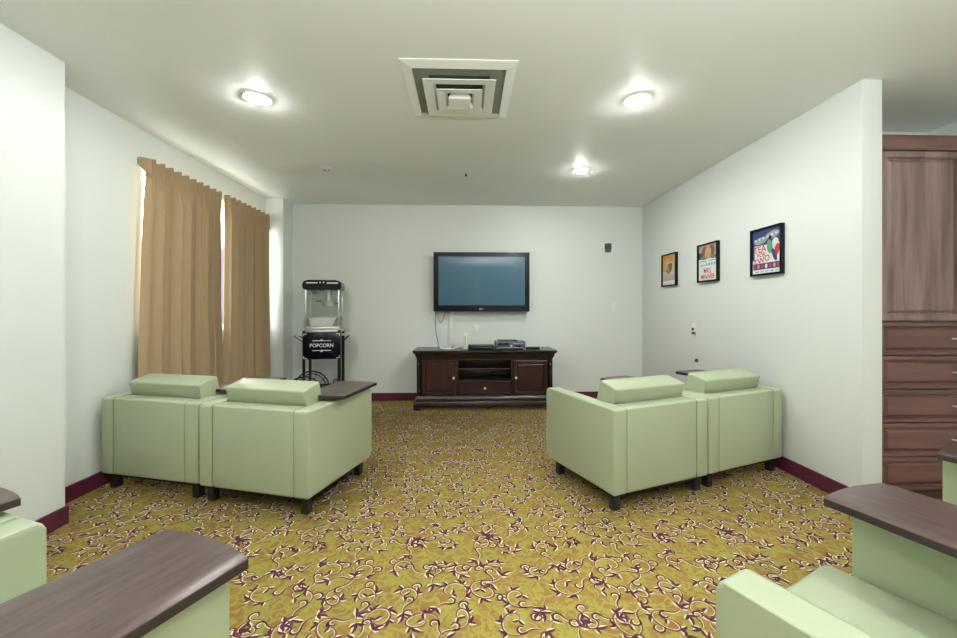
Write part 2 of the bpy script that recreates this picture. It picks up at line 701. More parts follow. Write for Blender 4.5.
# window in the left wall, behind the curtains
bm = bmesh.new()
fw = 0.03
xo, xi = XL - 0.13, XL - 0.09
for a in ((WY0, WY0 + fw, WZ0, WZ1), (WY1 - fw, WY1, WZ0, WZ1), (WY0, WY1, WZ0, WZ0 + fw), (WY0, WY1, WZ1 - fw, WZ1),
          ((WY0 + WY1) / 2 - .03, (WY0 + WY1) / 2 + .03, WZ0, WZ1)):
    box(bm, xo, xi, a[0], a[1], a[2], a[3])
w = struct(obj('window_1', bm, 'trim_white'))
g = bx('window_pane', 'glass', w, XL - 0.112, XL - 0.108, WY0 + fw, WY1 - fw, WZ0 + fw, WZ1 - fw)
bx('window_sill', 'trim_white', w, XL - 0.09, XL + 0.03, WY0 - 0.03, WY1 + 0.03, WZ0 - 0.025, WZ0, 0.004)


# ------------------------------------------------------------------ armchairs
CW, CD = 0.76, 0.70
AW = 0.097
ZB, ZA = 0.102, 0.596


def pillow_box(bm, x0, x1, y0, y1, z0, z1, bev, puff=0.0, seg=4, top_shift=0.0, mi=0):
    vs = box(bm, x0, x1, y0, y1, z0, z1, bev, seg, mi)
    return vs


def rounded_side(bm, x0, x1, y0, y1, z0, z1, r_front, bev):
    """arm panel: outline in the side view with rounded front corners, soft long edges"""
    pts = []

    def arc(cy, cz, r, a0, a1, n=6):
        for i in range(n + 1):
            a = a0 + (a1 - a0) * i / n
            pts.append((cy + r * math.cos(a), cz + r * math.sin(a)))
    rb = 0.012
    arc(y1 - r_front, z0 + r_front, r_front, -PI / 2, 0)
    arc(y1 - 0.016, z1 - 0.016, 0.016, 0, PI / 2)
    arc(y0 + 0.02, z1 - 0.02, 0.02, PI / 2, PI, 4)
    arc(y0 + rb, z0 + rb, rb, PI, 1.5 * PI, 3)
    A = [bm.verts.new((x0, y, z)) for y, z in pts]
    B = [bm.verts.new((x1, y, z)) for y, z in pts]
    n = len(pts)
    fa = bm.faces.new(A)
    fb = bm.faces.new(list(reversed(B)))
    for i in range(n):
        bm.faces.new((A[i], B[i], B[(i + 1) % n], A[(i + 1) % n]))
    es = list(fa.edges) + list(fb.edges)
    bmesh.ops.bevel(bm, geom=es, offset=bev, segments=4, profile=0.5, affect='EDGES')


def make_chair(label):
    ch = thing('armchair', label, 'armchair')
    hw = CW / 2
    y0 = -CD / 2
    y1 = CD / 2
    for s in (-1, 1):
        bm = bmesh.new()
        xa, xb = (-hw, -hw + AW) if s < 0 else (hw - AW, hw)
        rounded_side(bm, xa, xb, y0, y1, ZB, ZA, 0.035, 0.011)
        obj('arm', bm, 'vinyl', ch)
    # upright back panel between the arms with its welted seams
    bm = bmesh.new()
    box(bm, -hw + AW + 0.0015, hw - AW - 0.0015, y0 + 0.001, y0 + 0.115, ZB, ZA - 0.001, 0.013, 4)
    bk = obj('back_panel', bm, 'vinyl', ch)
    for s in (-1, 1):
        bm = bmesh.new()
        x = s * (hw - AW)
        tube(bm, [(x, y0 + 0.0035, ZB + 0.012), (x, y0 + 0.0035, ZA - 0.014), (x, y0 + 0.012, ZA - 0.004), (x, y0 + 0.11, ZA - 0.003)], 0.0042, 6)
        obj('seam', bm, 'piping', bk)
    # seat: soft cushion that stands a little proud of the arms, on an upholstered box
    bm = bmesh.new()
    xs0, xs1 = -hw + AW + 0.003, hw - AW - 0.003
    box(bm, xs0, xs1, y0 + 0.10, y1 + 0.068, 0.262, 0.405, 0.03, 5)
    for v in bm.verts:
        if v.co.z > 0.36:
            fx = 1 - (v.co.x / (hw - AW)) ** 2
            fy = 1 - ((v.co.y - 0.05) / 0.4) ** 2
            v.co.z += 0.012 * max(0, fx) * max(0, fy)
    obj('seat', bm, 'vinyl', ch)
    bm = bmesh.new()
    box(bm, xs0, xs1, y0 + 0.10, y1 + 0.005, ZB + 0.001, 0.262, 0.01, 3)
    obj('seat_base', bm, 'vinyl', ch)
    # back cushion: a thick block that leans back and stands above the back panel
    bm = bmesh.new()
    cw = 0.5 * 0.548
    outline = [(y0 + 0.17, 0.41), (y0 + 0.335, 0.41), (y0 + 0.235, 0.722), (y0 + 0.082, 0.684), (y0 + 0.125, 0.59)]
    A = [bm.verts.new((-cw, y, z)) for y, z in outline]
    B = [bm.verts.new((cw, y, z)) for y, z in outline]
    n = len(outline)
    bm.faces.new(A)
    bm.faces.new(list(reversed(B)))
    for i in range(n):
        bm.faces.new((A[i], B[i], B[(i + 1) % n], A[(i + 1) % n]))
    for v in bm.verts:
        if v.co.z > 0.6:
            v.co.x *= 1.04
    es = [e for e in bm.edges]
    bmesh.ops.bevel(bm, geom=es, offset=0.013, segments=4, profile=0.5, affect='EDGES')
    obj('back_cushion', bm, 'vinyl', ch)
    # black frame under the upholstery and four square legs
    bx('under_frame', 'dust', ch, -hw + 0.02, hw - 0.02, y0 + 0.02, y1 - 0.03, ZB - 0.016, ZB + 0.002)
    for sx in (-1, 1):
        for yy in (y0 + 0.055, y1 - 0.095):
            bx('leg', 'black', ch, sx * (hw - 0.052) - 0.023, sx * (hw - 0.052) + 0.023, yy - 0.023, yy + 0.023, 0.0012, ZB - 0.012, 0.002, 1)
    # writing tablet on the right arm
    tp = obj('tablet_top', tablet_bm(), ['laminate', 'laminate_edge'], ch)
    tp['label'] = 'dark walnut writing tablet'
    bx('tablet_bracket', 'metal_black', ch, 0.225, 0.345, 0.06, 0.14, 0.5955, 0.6118, 0.002, 1)
    return ch


def tablet_bm():
    bm = bmesh.new()
    w, y0, y1, bow = 0.145, -0.225, 0.243, 0.018
    pts = []
    n = 12
    for i in range(n + 1):
        u = -1 + 2 * i / n
        pts.append((u * w, y0 - bow * (1 - u * u)))
    for i in range(n + 1):
        u = 1 - 2 * i / n
        pts.append((u * w, y1 + bow * (1 - u * u)))
    fs = prism(bm, pts, 0.612, 0.633, 1)
    top = fs[1]
    top.material_index = 0
    bmesh.ops.bevel(bm, geom=list(top.edges), offset=0.0025, segments=2, profile=0.5, affect='EDGES')
    return bm


G1 = 'sage green armchairs with writing tablets'
chair_specs = [
    # corner, which corner, rotation, tablet position and swivel, label
    ((-0.872, 2.244), 'br', -15.8, (0.285, 0.115, 4), 'sage green vinyl armchair, nearer the aisle in the left middle pair, seen from behind'),
    ((-1.622, 2.468), 'br', -14.6, (0.29, 0.115, 0), 'sage green vinyl armchair against the left wall in front of the curtains'),
    ((0.838, 2.227), 'bl', 20.8, (0.255, 0.105, 3), 'sage green vinyl armchair, nearer the aisle in the right middle pair, seen from behind'),
    ((1.562, 2.507), 'bl', 21.4, (0.30, 0.115, 2), 'sage green vinyl armchair close to the right wall below the framed posters'),
    ((-0.500, 0.862), 'fr', -21.2, (0.254, 0.133, -4), 'sage green armchair at the bottom left with big dark tablet in the foreground'),
    ((-1.219, 1.142), 'fr', -21.0, (0.20, 0.115, 0), 'sage green armchair cut off by the left edge beside the near white wall'),
    ((0.526, 0.821), 'fl', 26.6, (0.276, 0.112, -9), 'sage green armchair at the bottom right with its pale seat and left arm showing'),
    ((0.526 + 0.805 * 0.8942, 0.821 + 0.805 * 0.4478), 'fl', 26.6, (0.29, 0.085, -3), 'sage green armchair at the right edge in front of the walnut drawers'),
]
chair0 = None
for (cx, cy), which, a, (tx, ty, ta), lab in chair_specs:
    if chair0 is None:
        ch = chair0 = make_chair(lab)
    else:
        ch = copy_tree(chair0)
    ch['label'] = lab
    ch['group'] = G1
    ar = R(a)
    rx, ry = math.cos(ar), math.sin(ar)
    fx, fy = -math.sin(ar), math.cos(ar)
    sx = {'r': -1, 'l': 1}[which[1]] * CW / 2
    sy = {'b': 1, 'f': -1}[which[0]] * CD / 2
    ch.location = (cx + rx * sx + fx * sy, cy + ry * sx + fy * sy, 0)
    ch.rotation_euler = (0, 0, ar)
    for c in ch.children:
        if c.name.startswith('tablet_top'):
            c.location = (tx, ty, 0)
            c.rotation_euler = (0, 0, R(ta))

# ------------------------------------------------------------------ media console
KX0, KX1 = -0.565, 1.02
KYF, KYB = 4.62, 5.06
KH = 0.69
con = thing('media_console', 'dark espresso wooden media console below the television on the back wall', 'console', ((KX0 + KX1) / 2, (KYF + KYB) / 2, 0))
ox, oy = (KX0 + KX1) / 2, (KYF + KYB) / 2


def cb(name, mats, x0, x1, y0, y1, z0, z1, bev=0.002, parent=None):
    return bx(name, mats, parent or con, x0 - ox, x1 - ox, y0 - oy, y1 - oy, z0, z1, bev)


def moulding(bm, x0, x1, y0, y1, prof, mi=0):
    """stacked outline: prof = [(overhang, z)] bottom to top, overhang on left, right and front"""
    rings = []
    for o_, z in prof:
        rings.append([bm.verts.new(p) for p in ((x0 - o_, y0 - o_, z), (x1 + o_, y0 - o_, z), (x1 + o_, y1, z), (x0 - o_, y1, z))])
    for a, b_ in zip(rings, rings[1:]):
        for k in range(4):
            bm.faces.new((a[k], a[(k + 1) % 4], b_[(k + 1) % 4], b_[k])).material_index = mi
    bm.faces.new(list(reversed(rings[0])))
    bm.faces.new(rings[-1])


bm = bmesh.new()
moulding(bm, KX0 - ox, KX1 - ox, KYF - oy, KYB - oy, [(0.0, 0.595), (0.004, 0.61), (0.012, 0.622), (0.014, 0.64), (0.026, 0.655), (0.036, 0.662), (0.036, 0.668), (0.042, 0.672), (0.042, 0.686), (0.038, KH)])
obj('top', bm, 'console', con)
bm = bmesh.new()
moulding(bm, KX0 - ox, KX1 - ox, KYF - oy, KYB - oy, [(0.030, 0.035), (0.034, 0.04), (0.034, 0.095), (0.028, 0.105), (0.014, 0.112), (0.014, 0.135), (0.004, 0.15), (0.0, 0.16)])
obj('base_moulding', bm, 'console', con)
for x0 in (KX0 - 0.03, KX1 - 0.05):
    for y0 in (KYF - 0.032, KYB - 0.08):
        bm = bmesh.new()
        box(bm, x0 - ox, x0 + 0.08 - ox, y0 - oy, y0 + 0.08 - oy, 0.0012, 0.036, 0.006)
        obj('foot', bm, 'console', con)
# carcass around the open centre
x1_, x2_ = -0.095, 0.545
bm = bmesh.new()
f_ = KYF + 0.02
for a in ((KX0, KX0 + 0.02, f_, KYB), (KX1 - 0.02, KX1, f_, KYB), (x1_ - 0.012, x1_ + 0.012, f_ - 0.006, KYB), (x2_ - 0.012, x2_ + 0.012, f_ - 0.006, KYB)):
    box(bm, a[0] - ox, a[1] - ox, a[2] - oy, a[3] - oy, 0.155, 0.6)
box(bm, KX0 - ox, KX1 - ox, KYB - 0.012 - oy, KYB - oy, 0.155, 0.6)
box(bm, KX0 - ox, KX1 - ox, f_ - oy, KYB - oy, 0.15, 0.165)
box(bm, x1_ - ox, x2_ - ox, f_ - oy, KYB - oy, 0.33, 0.345)
box(bm, KX0 - ox, KX1 - ox, f_ - 0.004 - oy, KYB - oy, 0.575, 0.6)
obj('carcass', bm, 'console', con)
cb('shelf', 'console', x1_ + 0.012, x2_ - 0.012, f_ + 0.01, KYB - 0.012, 0.462, 0.476)


def raised(bm, x0, x1, y, z0, z1, th, frame, groove=0.008, mi=0, mi2=None):
    """door or drawer front in the XZ plane, facing -Y, with a raised centre panel"""
    box(bm, x0, x1, y, y + th, z0, z1, 0, mi=mi)
    bm.faces.ensure_lookup_table()
    f = min((f for f in bm.faces if abs(f.normal.y) > 0.9 or True), key=lambda f: (round(f.calc_center_median().y, 5), -f.calc_area()))
    bm.normal_update()
    cand = [f for f in bm.faces if abs(f.calc_center_median().y - y) < 1e-5 and abs(f.calc_center_median().x - (x0 + x1) / 2) < 1e-4 and abs(f.calc_center_median().z - (z0 + z1) / 2) < 1e-4]
    f = cand[0]
    bmesh.ops.inset_region(bm, faces=[f], thickness=0.004, depth=0.003, use_even_offset=True)
    bmesh.ops.inset_region(bm, faces=[f], thickness=frame, depth=0)
    r = bmesh.ops.inset_region(bm, faces=[f], thickness=groove * 0.8, depth=-0.014)
    if mi2 is not None:
        for q in r['faces']:
            q.material_index = mi2
    bmesh.ops.inset_region(bm, faces=[f], thickness=groove, depth=0)
    bmesh.ops.inset_region(bm, faces=[f], thickness=groove * 2.4, depth=0.012)


for (a, b_, kx) in ((-0.505, -0.11, -0.137), (0.56, 0.955, 0.587)):
    bm = bmesh.new()
    raised(bm, a - ox, b_ - ox, KYF + 0.004 - oy, 0.17, 0.572, 0.018, 0.04)
    d = obj('door', bm, 'console_door', con, smooth=False)
    bm = bmesh.new()
    cyl(bm, (kx - ox, KYF - 0.012 - oy, 0.37), 0.014, 0.018, 'Y', 16, 0.014)
    cyl(bm, (kx - ox, KYF + 0.0 - oy, 0.37), 0.006, 0.012, 'Y', 12)
    obj('knob', bm, 'nickel', d)
bm = bmesh.new()
raised(bm, x1_ + 0.016 - ox, x2_ - 0.016 - ox, KYF + 0.004 - oy, 0.172, 0.325, 0.018, 0.012, 0.004)
d = obj('drawer', bm, 'console_door', con, smooth=False)
bm = bmesh.new()
cyl(bm, (0.225 - ox, KYF - 0.012 - oy, 0.25), 0.014, 0.018, 'Y', 16)
cyl(bm, (0.225 - ox, KYF + 0.0 - oy, 0.25), 0.006, 0.012, 'Y', 12)
obj('knob', bm, 'nickel', d)
# turned half columns at the two front corners
for x in (KX0 + 0.027, KX1 - 0.027):
    bm = bmesh.new()
    pr_ = [(0.027, 0.158), (0.027, 0.185), (0.018, 0.192), (0.024, 0.205), (0.016, 0.22), (0.019, 0.26), (0.025, 0.33), (0.027, 0.40), (0.024, 0.46), (0.018, 0.51), (0.024, 0.525), (0.018, 0.54), (0.027, 0.552), (0.027, 0.596)]
    lathe(bm, pr_, (x - ox, KYF + 0.03 - oy, 0), 20)
    obj('turned_column', bm, 'console', con)

# ------------------------------------------------------------------ things on and in the console
ZT = KH + 0.0003
t = thing('wireless_router', 'upright white router standing on the console left of centre', 'router', (-0.005, 4.83, ZT))
bx('body', 'plastic_white', t, -0.022, 0.022, -0.07, 0.07, 0.0, 0.20, 0.008, 3)
bx('stripe', 'plastic_grey', t, -0.003, 0.004, -0.0715, -0.069, 0.02, 0.16)
bx('stand', 'plastic_white', t, -0.035, 0.035, -0.05, 0.05, 0.0, 0.012, 0.004)
t = thing('cable_box', 'flat black box lying on the console between router and player', 'cable box', (0.20, 4.82, ZT))
bx('body', 'plastic_black', t, -0.14, 0.14, -0.09, 0.09, 0.004, 0.048, 0.004)
bx('front_strip', 'plastic_grey', t, -0.12, 0.12, -0.0915, -0.09, 0.018, 0.026)
t = thing('power_adapter', 'small black adapter between the white router and the black box', 'adapter', (0.045, 4.79, ZT))
bx('body', 'plastic_black', t, -0.014, 0.014, -0.03, 0.03, 0, 0.055, 0.005)
M['silver_dark'] = mat('dark_silver_plastic', (0.09, 0.11, 0.13), 0.3, metal=0.4)
t = thing('video_player', 'blue-grey video player with a lit front on the console, right of centre', 'video player', (0.53, 4.80, ZT))
bx('body', 'silver_dark', t, -0.175, 0.175, -0.13, 0.13, 0.008, 0.095, 0.006)
for xx in (-0.13, 0.13):
    bx('foot', 'plastic_black', t, xx - 0.02, xx + 0.02, -0.1, 0.1, 0, 0.009)
bx('tape_slot', 'plastic_black', t, -0.15, -0.02, -0.1315, -0.129, 0.055, 0.08)
bx('disc_tray', 'steel', t, 0.03, 0.15, -0.1315, -0.129, 0.066, 0.074)
bx('front_trim', 'steel', t, -0.15, 0.15, -0.1315, -0.129, 0.02, 0.026)
bm = bmesh.new()
cyl(bm, (0.01, -0.131, 0.045), 0.013, 0.006, 'Y')
obj('dial', bm, 'steel', t)
bx('display', 'plastic_black', t, 0.035, 0.12, -0.1315, -0.129, 0.034, 0.052)
t = thing('disc_case', 'thin black case lying on top of the video player', 'case', (0.50, 4.78, ZT + 0.0955))
bx('body', 'plastic_black', t, -0.115, 0.115, -0.09, 0.09, 0, 0.014, 0.002)
t = thing('remote_control', 'black remote control on the console, right of the video player', 'remote control', (0.805, 4.75, ZT), R(-80))
bx('body', 'plastic_black', t, -0.025, 0.025, -0.085, 0.085, 0, 0.022, 0.006, 3)
for i in range(5):
    for j in range(3):
        bx('button', 'plastic_grey', t, -0.015 + j * 0.012 - 0.003, -0.015 + j * 0.012 + 0.003, -0.06 + i * 0.02, -0.05 + i * 0.02, 0.0215, 0.0235)


def cord(name, pts, r, mat_, label=None, cat='cable', parent=None):
    P = [Vector(p) for p in pts]
    P = [2 * P[0] - P[1]] + P + [2 * P[-1] - P[-2]]
    fine = []
    for i in range(1, len(P) - 2):
        for k in range(6):
            t_ = k / 6
            fine.append(0.5 * (2 * P[i] + (P[i + 1] - P[i - 1]) * t_ + (2 * P[i - 1] - 5 * P[i] + 4 * P[i + 1] - P[i + 2]) * t_ ** 2
                               + (3 * P[i] - P[i - 1] - 3 * P[i + 1] + P[i + 2]) * t_ ** 3))
    fine.append(P[-2])
    bm = bmesh.new()
    tube(bm, fine, r, 8)
    o = obj(name, bm, mat_, parent)
    if label:
        tag(o, label, cat)
    return o


cord('hanging_cable', [(-0.375, 5.06, 1.16), (-0.385, 5.08, 1.05), (-0.38, 5.07, 0.95), (-0.365, 5.02, 0.85), (-0.34, 4.96, 0.75), (-0.335, 4.93, ZT + 0.02), (-0.30, 4.90, ZT + 0.005)], 0.0045, 'plastic_black',
     'thin black cord hanging from the left end of the television to the console')
cord('looped_cable', [(-0.35, 5.08, 1.15), (-0.345, 5.09, 1.06), (-0.32, 5.095, 1.0), (-0.28, 5.09, 1.05), (-0.255, 5.08, 1.13), (-0.22, 5.07, 1.12), (-0.20, 5.07, 1.15)], 0.003, 'plastic_grey',
     'short grey cord looping just below the lower left corner of the television')
cord('white_cable', [(-0.33, 4.92, ZT + 0.03), (-0.26, 4.84, ZT + 0.006), (-0.18, 4.80, ZT + 0.02), (-0.22, 4.75, ZT + 0.006), (-0.30, 4.72, ZT + 0.02), (-0.20, 4.70, ZT + 0.006), (-0.09, 4.76, ZT + 0.025), (-0.06, 4.84, ZT + 0.006), (-0.14, 4.9, ZT + 0.02), (-0.19, 5.02, ZT + 0.03)], 0.007, 'plastic_white',
     'tangle of white cable lying on the left half of the console')
cord('white_lead', [(0.90, 4.78, ZT + 0.005), (0.94, 4.88, ZT + 0.02), (0.99, 4.93, ZT + 0.005), (1.02, 4.88, ZT + 0.005)], 0.005, 'plastic_white',
     'short white lead on the right end of the console')
# white cable duct and outlet plate on the wall
t = thing('cable_raceway', 'white plastic cable duct running down the wall below the television', 'cable duct', (-0.19, YB, 0.72))
bx('channel', 'plastic_white', t, -0.026, 0.026, -0.022, 0, 0, 0.45, 0.004)
bx('cover_lip', 'plastic_white', t, -0.017, 0.017, -0.026, -0.0215, 0, 0.45, 0.002)
for (x, z, lab) in ((0.135, 0.905, 'white wall plate between the television and the black box'), (1.928, 1.195, 'small white wall plate on the back wall near the right corner')):
    t = thing('wall_plate', lab, 'wall plate', (x, YB, z))
    bx('plate', 'plastic_white', t, -0.036, 0.036, -0.007, 0, -0.057, 0.057, 0.003)
    bx('switch', 'trim_white', t, -0.014, 0.014, -0.011, -0.006, -0.03, 0.03, 0.002)

# ------------------------------------------------------------------ television
TVX, TVY = 0.203, 5.0
t = thing('television', 'wide flat black television mounted on the back wall above the console', 'television', (TVX, TVY, 1.137))
bm = bmesh.new()
W2, HT = 0.603, 0.744
sx0, sx1, sz0, sz1 = -W2 + 0.063, W2 - 0.058, 0.078, HT - 0.055
for a in ((-W2, sx0, 0, HT), (sx1, W2, 0, HT), (sx0, sx1, 0, sz0), (sx0, sx1, sz1, HT)):
    box(bm, a[0], a[1], 0.0, 0.05, a[2], a[3])
bmesh.ops.remove_doubles(bm, verts=bm.verts, dist=1e-5)
obj('bezel', bm, 'gloss_black', t)
bx('screen', 'screen', t, sx0, sx1, 0.006, 0.03, sz0, sz1)
bx('rear_housing', 'plastic_black', t, -W2 + 0.04, W2 - 0.04, 0.05, 0.085, 0.04, HT - 0.04, 0.01)
bx('wall_bracket', 'metal_black', t, -0.25, 0.25, 0.085, 0.1195, 0.25, 0.5)
lg = bpy.data.materials.new('logo_silver')
M['logo'] = mat('silver_print_glow', (0.7, 0.7, 0.72), 0.3, emit=((0.8, 0.8, 0.85), 0.15))  # print given a faint glow of its own, though it is no lamp
bm = bmesh.new()
cyl(bm, (-0.020, -0.001, 0.032), 0.009, 0.003, 'Y', 20)
obj('emblem', bm, 'logo', t)
text('brand_lettering', 'LG', 0.023, 'logo', t, (0.006, -0.001, 0.032))

# ------------------------------------------------------------------ popcorn cart and machine
PX, PY = -1.655, 4.74
PZ = 0.925
cart = thing('popcorn_cart', 'black steel popcorn cart with big spoked wheels by the left corner', 'cart', (PX, PY, 0), R(10))
hx, hy = 0.205, 0.17
for sx in (-1, 1):
    for sy in (-1, 1):
        bm = bmesh.new()
        if sx > 0:
            box(bm, hx - 0.036, hx, sy * hy - 0.014, sy * hy + 0.014, 0.0012, PZ, 0.002, 1)
        else:
            box(bm, -hx, -hx + 0.028, sy * hy - 0.014, sy * hy + 0.014, 0.23, PZ, 0.002, 1)
        obj('post', bm, 'metal_black', cart)
bm = bmesh.new()
box(bm, -hx, hx, -hy, hy, PZ - 0.022, PZ, 0.003)
obj('top_plate', bm, 'steel', cart)
bm = bmesh.new()
box(bm, -hx, hx, -hy - 0.012, -hy + 0.012, 0.23, 0.26, 0.002)
box(bm, -hx, hx, hy - 0.012, hy + 0.012, 0.23, 0.26, 0.002)
box(bm, -hx, -hx + 0.03, -hy, hy, 0.23, 0.26, 0.002)
box(bm, hx - 0.03, hx, -hy, hy, 0.23, 0.26, 0.002)
box(bm, -hx, hx, -hy, hy, 0.236, 0.242)
obj('lower_frame', bm, 'metal_black', cart)
sg = bx('sign_panel', 'gloss_black', cart, -hx + 0.004, hx - 0.004, -hy - 0.018, -hy - 0.003, 0.60, 0.905, 0.004)
sg['label'] = 'black sign panel with white lettering'
M['print_white'] = mat('white_print', (0.72, 0.74, 0.72), 0.4)
text('lettering', 'POPCORN', 0.058, 'print_white', sg, (0, -hy - 0.019, 0.755), sx=0.93)
for z, wd in ((0.810, 0.10), (0.700, 0.10)):
    bm = bmesh.new()
    box(bm, -wd, wd, -hy - 0.0195, -hy - 0.0175, z - 0.004, z + 0.004)
    cyl(bm, (0, -hy - 0.0185, z + (0.006 if z > 0.75 else -0.006)), 0.012, 0.002, 'Y', 12)
    obj('printed_rule', bm, 'print_white', sg)
for sx in (-1, 1):
    for z0, z1, zz in ((0.615, 0.64, 0.612), (0.865, 0.89, 0.887)):
        bm = bmesh.new()
        box(bm, sx * 0.175 - 0.02, sx * 0.175 + 0.02, -hy - 0.0195, -hy - 0.0175, zz - 0.003, zz + 0.004)
        box(bm, sx * 0.19 - 0.003, sx * 0.19 + 0.003, -hy - 0.0195, -hy - 0.0175, z0, z1)
        obj('corner_ornament', bm, 'print_white', sg)
for sx in (-1, 1):
    bm = bmesh.new()
    w_ = 0.13 if sx < 0 else 0.09
    xa, xb = (-hx - w_, -hx - 0.002) if sx < 0 else (hx + 0.002, hx + w_)
    box(bm, xa, xb, -0.13, 0.13, 0.862, 0.874, 0.003)
    box(bm, xa, xb, -0.13, -0.124, 0.862, 0.886)
    box(bm, xa, xb, 0.124, 0.13, 0.862, 0.886)
    tr_ = obj('side_shelf', bm, 'steel', cart)
    for yy in (-0.1, 0.1):
        bm = bmesh.new()
        tube(bm, [(sx * (hx + w_ * 0.85), yy, 0.861), (sx * (hx + w_ * 0.4), yy, 0.82), (sx * (hx + 0.003), yy, 0.79)], 0.005, 6)
        obj('bracket', bm, 'metal_black', tr_)
# two large wheels on an axle at the left end
for yy in (-hy - 0.035, hy + 0.035):
    bm = bmesh.new()
    cxw, czw, rw = -hx + 0.025, 0.2145, 0.205
    N = 40
    for r_, rr in ((rw - 0.009, 0.009), (rw - 0.042, 0.006)):
        tube(bm, [(cxw + r_ * math.cos(2 * PI * k / N), yy, czw + 0.001 + r_ * math.sin(2 * PI * k / N)) for k in range(N)], rr, 8, closed=True)
    for k in range(10):
        a = 2 * PI * k / 10
        tube(bm, [(cxw + 0.02 * math.cos(a), yy, czw + 0.02 * math.sin(a)), (cxw + (rw - 0.012) * math.cos(a), yy, czw + (rw - 0.012) * math.sin(a))], 0.004, 6)
    wh = obj('wheel', bm, 'metal_black', cart)
    bm = bmesh.new()
    cyl(bm, (cxw, yy, czw), 0.028, 0.04, 'Y', 16)
    obj('hub', bm, 'metal_black', wh)
bm = bmesh.new()
cyl(bm, (-hx + 0.025, 0, 0.2145), 0.01, 2 * hy + 0.05, 'Y', 12)
obj('axle', bm, 'metal_black', cart)

mach = thing('popcorn_machine', 'glass-sided popcorn machine with black canopy standing on the cart', 'popcorn machine', (PX, PY, PZ + 0.0005), R(10))
# local z 0 is the cart top; canopy top is at about 1.50
bx('base', 'steel', mach, -0.185, 0.185, -0.16, 0.16, 0, 0.04, 0.004)
bm = bmesh.new()
moulding(bm, -0.165, 0.165, -0.14, 0.16, [(0.0, 0.04), (0.0, 0.045), (0.012, 0.12), (0.014, 0.15)])
lw = obj('hopper', bm, mat('dull_steel', (0.32, 0.34, 0.33), 0.35, metal=0.6), mach)
bm = bmesh.new()
pts_ = [(-0.12, 0.045), (0.11, 0.045), (0.155, 0.145), (-0.13, 0.145), (-0.14, 0.13)]
A = [bm.verts.new((x, -0.155, z)) for x, z in pts_]
B = [bm.verts.new((x, -0.159, z)) for x, z in pts_]
bm.faces.new(A)
bm.faces.new(list(reversed(B)))
for i in range(5):
    bm.faces.new((A[i], B[i], B[(i + 1) % 5], A[(i + 1) % 5]))
obj('chute', bm, 'steel', mach)
for sx in (-1, 1):
    for sy in (-1, 1):
        bx('corner_post', 'steel', mach, sx * 0.178 - 0.009, sx * 0.178 + 0.009, sy * 0.152 - 0.009, sy * 0.152 + 0.009, 0.04, 0.46, 0.002)
for n_, a in (('glass_front', (-0.169, 0.169, -0.154, -0.150)), ('glass_side', (-0.180, -0.176, -0.143, 0.143)), ('glass_side', (0.176, 0.180, -0.143, 0.143)), ('glass_rear', (-0.169, 0.169, 0.150, 0.154))):
    bx(n_, 'glass', mach, *a, 0.155, 0.46)
bm = bmesh.new()
pp = [(-0.215, 0.50), (-0.195, 0.46), (0.195, 0.46), (0.215, 0.50), (0.2, 0.555), (0.15, 0.572), (-0.15, 0.572), (-0.2, 0.555)]
A = [bm.verts.new((x, -0.175, z)) for x, z in pp]
B = [bm.verts.new((x, 0.175, z)) for x, z in pp]
bm.faces.new(A)
bm.faces.new(list(reversed(B)))
for i in range(8):
    bm.faces.new((A[i], B[i], B[(i + 1) % 8], A[(i + 1) % 8]))
bmesh.ops.bevel(bm, geom=list(bm.edges), offset=0.008, segments=2, affect='EDGES')
cn = obj('canopy', bm, 'gloss_black', mach)
bm = bmesh.new()
for x in (-0.105, 0.115):
    box(bm, x - 0.06, x + 0.06, -0.1785, -0.174, 0.532, 0.544)
for x in (-0.018, 0.018):
    cyl(bm, (x, -0.177, 0.543), 0.008, 0.004, 'Y', 12)
obj('canopy_trim', bm, 'steel', cn)
bm = bmesh.new()
lathe(bm, [(0.055, 0.27), (0.075, 0.275), (0.08, 0.34), (0.075, 0.345)], (0.045, 0.0, 0))
cyl(bm, (0.045, 0, 0.40), 0.034, 0.12)
ke = obj('kettle', bm, 'steel', mach)
bm = bmesh.new()
tube(bm, [(-0.02, -0.02, 0.335), (-0.09, -0.03, 0.335)], 0.006)
tube(bm, [(0.115, 0, 0.31), (0.15, 0, 0.31), (0.158, 0, 0.2)], 0.009)
obj('kettle_handle', bm, 'metal_black', ke)
bx('heat_lamp', 'steel', mach, -0.14, -0.07, -0.03, 0.03, 0.42, 0.46, 0.01)

# socket with plug and cord behind the cart
t = thing('power_outlet', 'white wall outlet with a black plug and cord behind the popcorn cart', 'outlet', (-1.6, YB, 0.30))
bx('plate', 'plastic_white', t, -0.036, 0.036, -0.007, 0, -0.057, 0.057, 0.003)
bx('plug', 'plastic_black', t, -0.014, 0.014, -0.035, -0.007, -0.03, 0.0, 0.004)
cord('cord', [(0, -0.03, -0.015), (-0.05, -0.05, -0.02), (-0.06, -0.06, -0.1), (-0.05, -0.06, -0.2), (-0.02, -0.06, -0.27)], 0.005, 'plastic_black', parent=t)

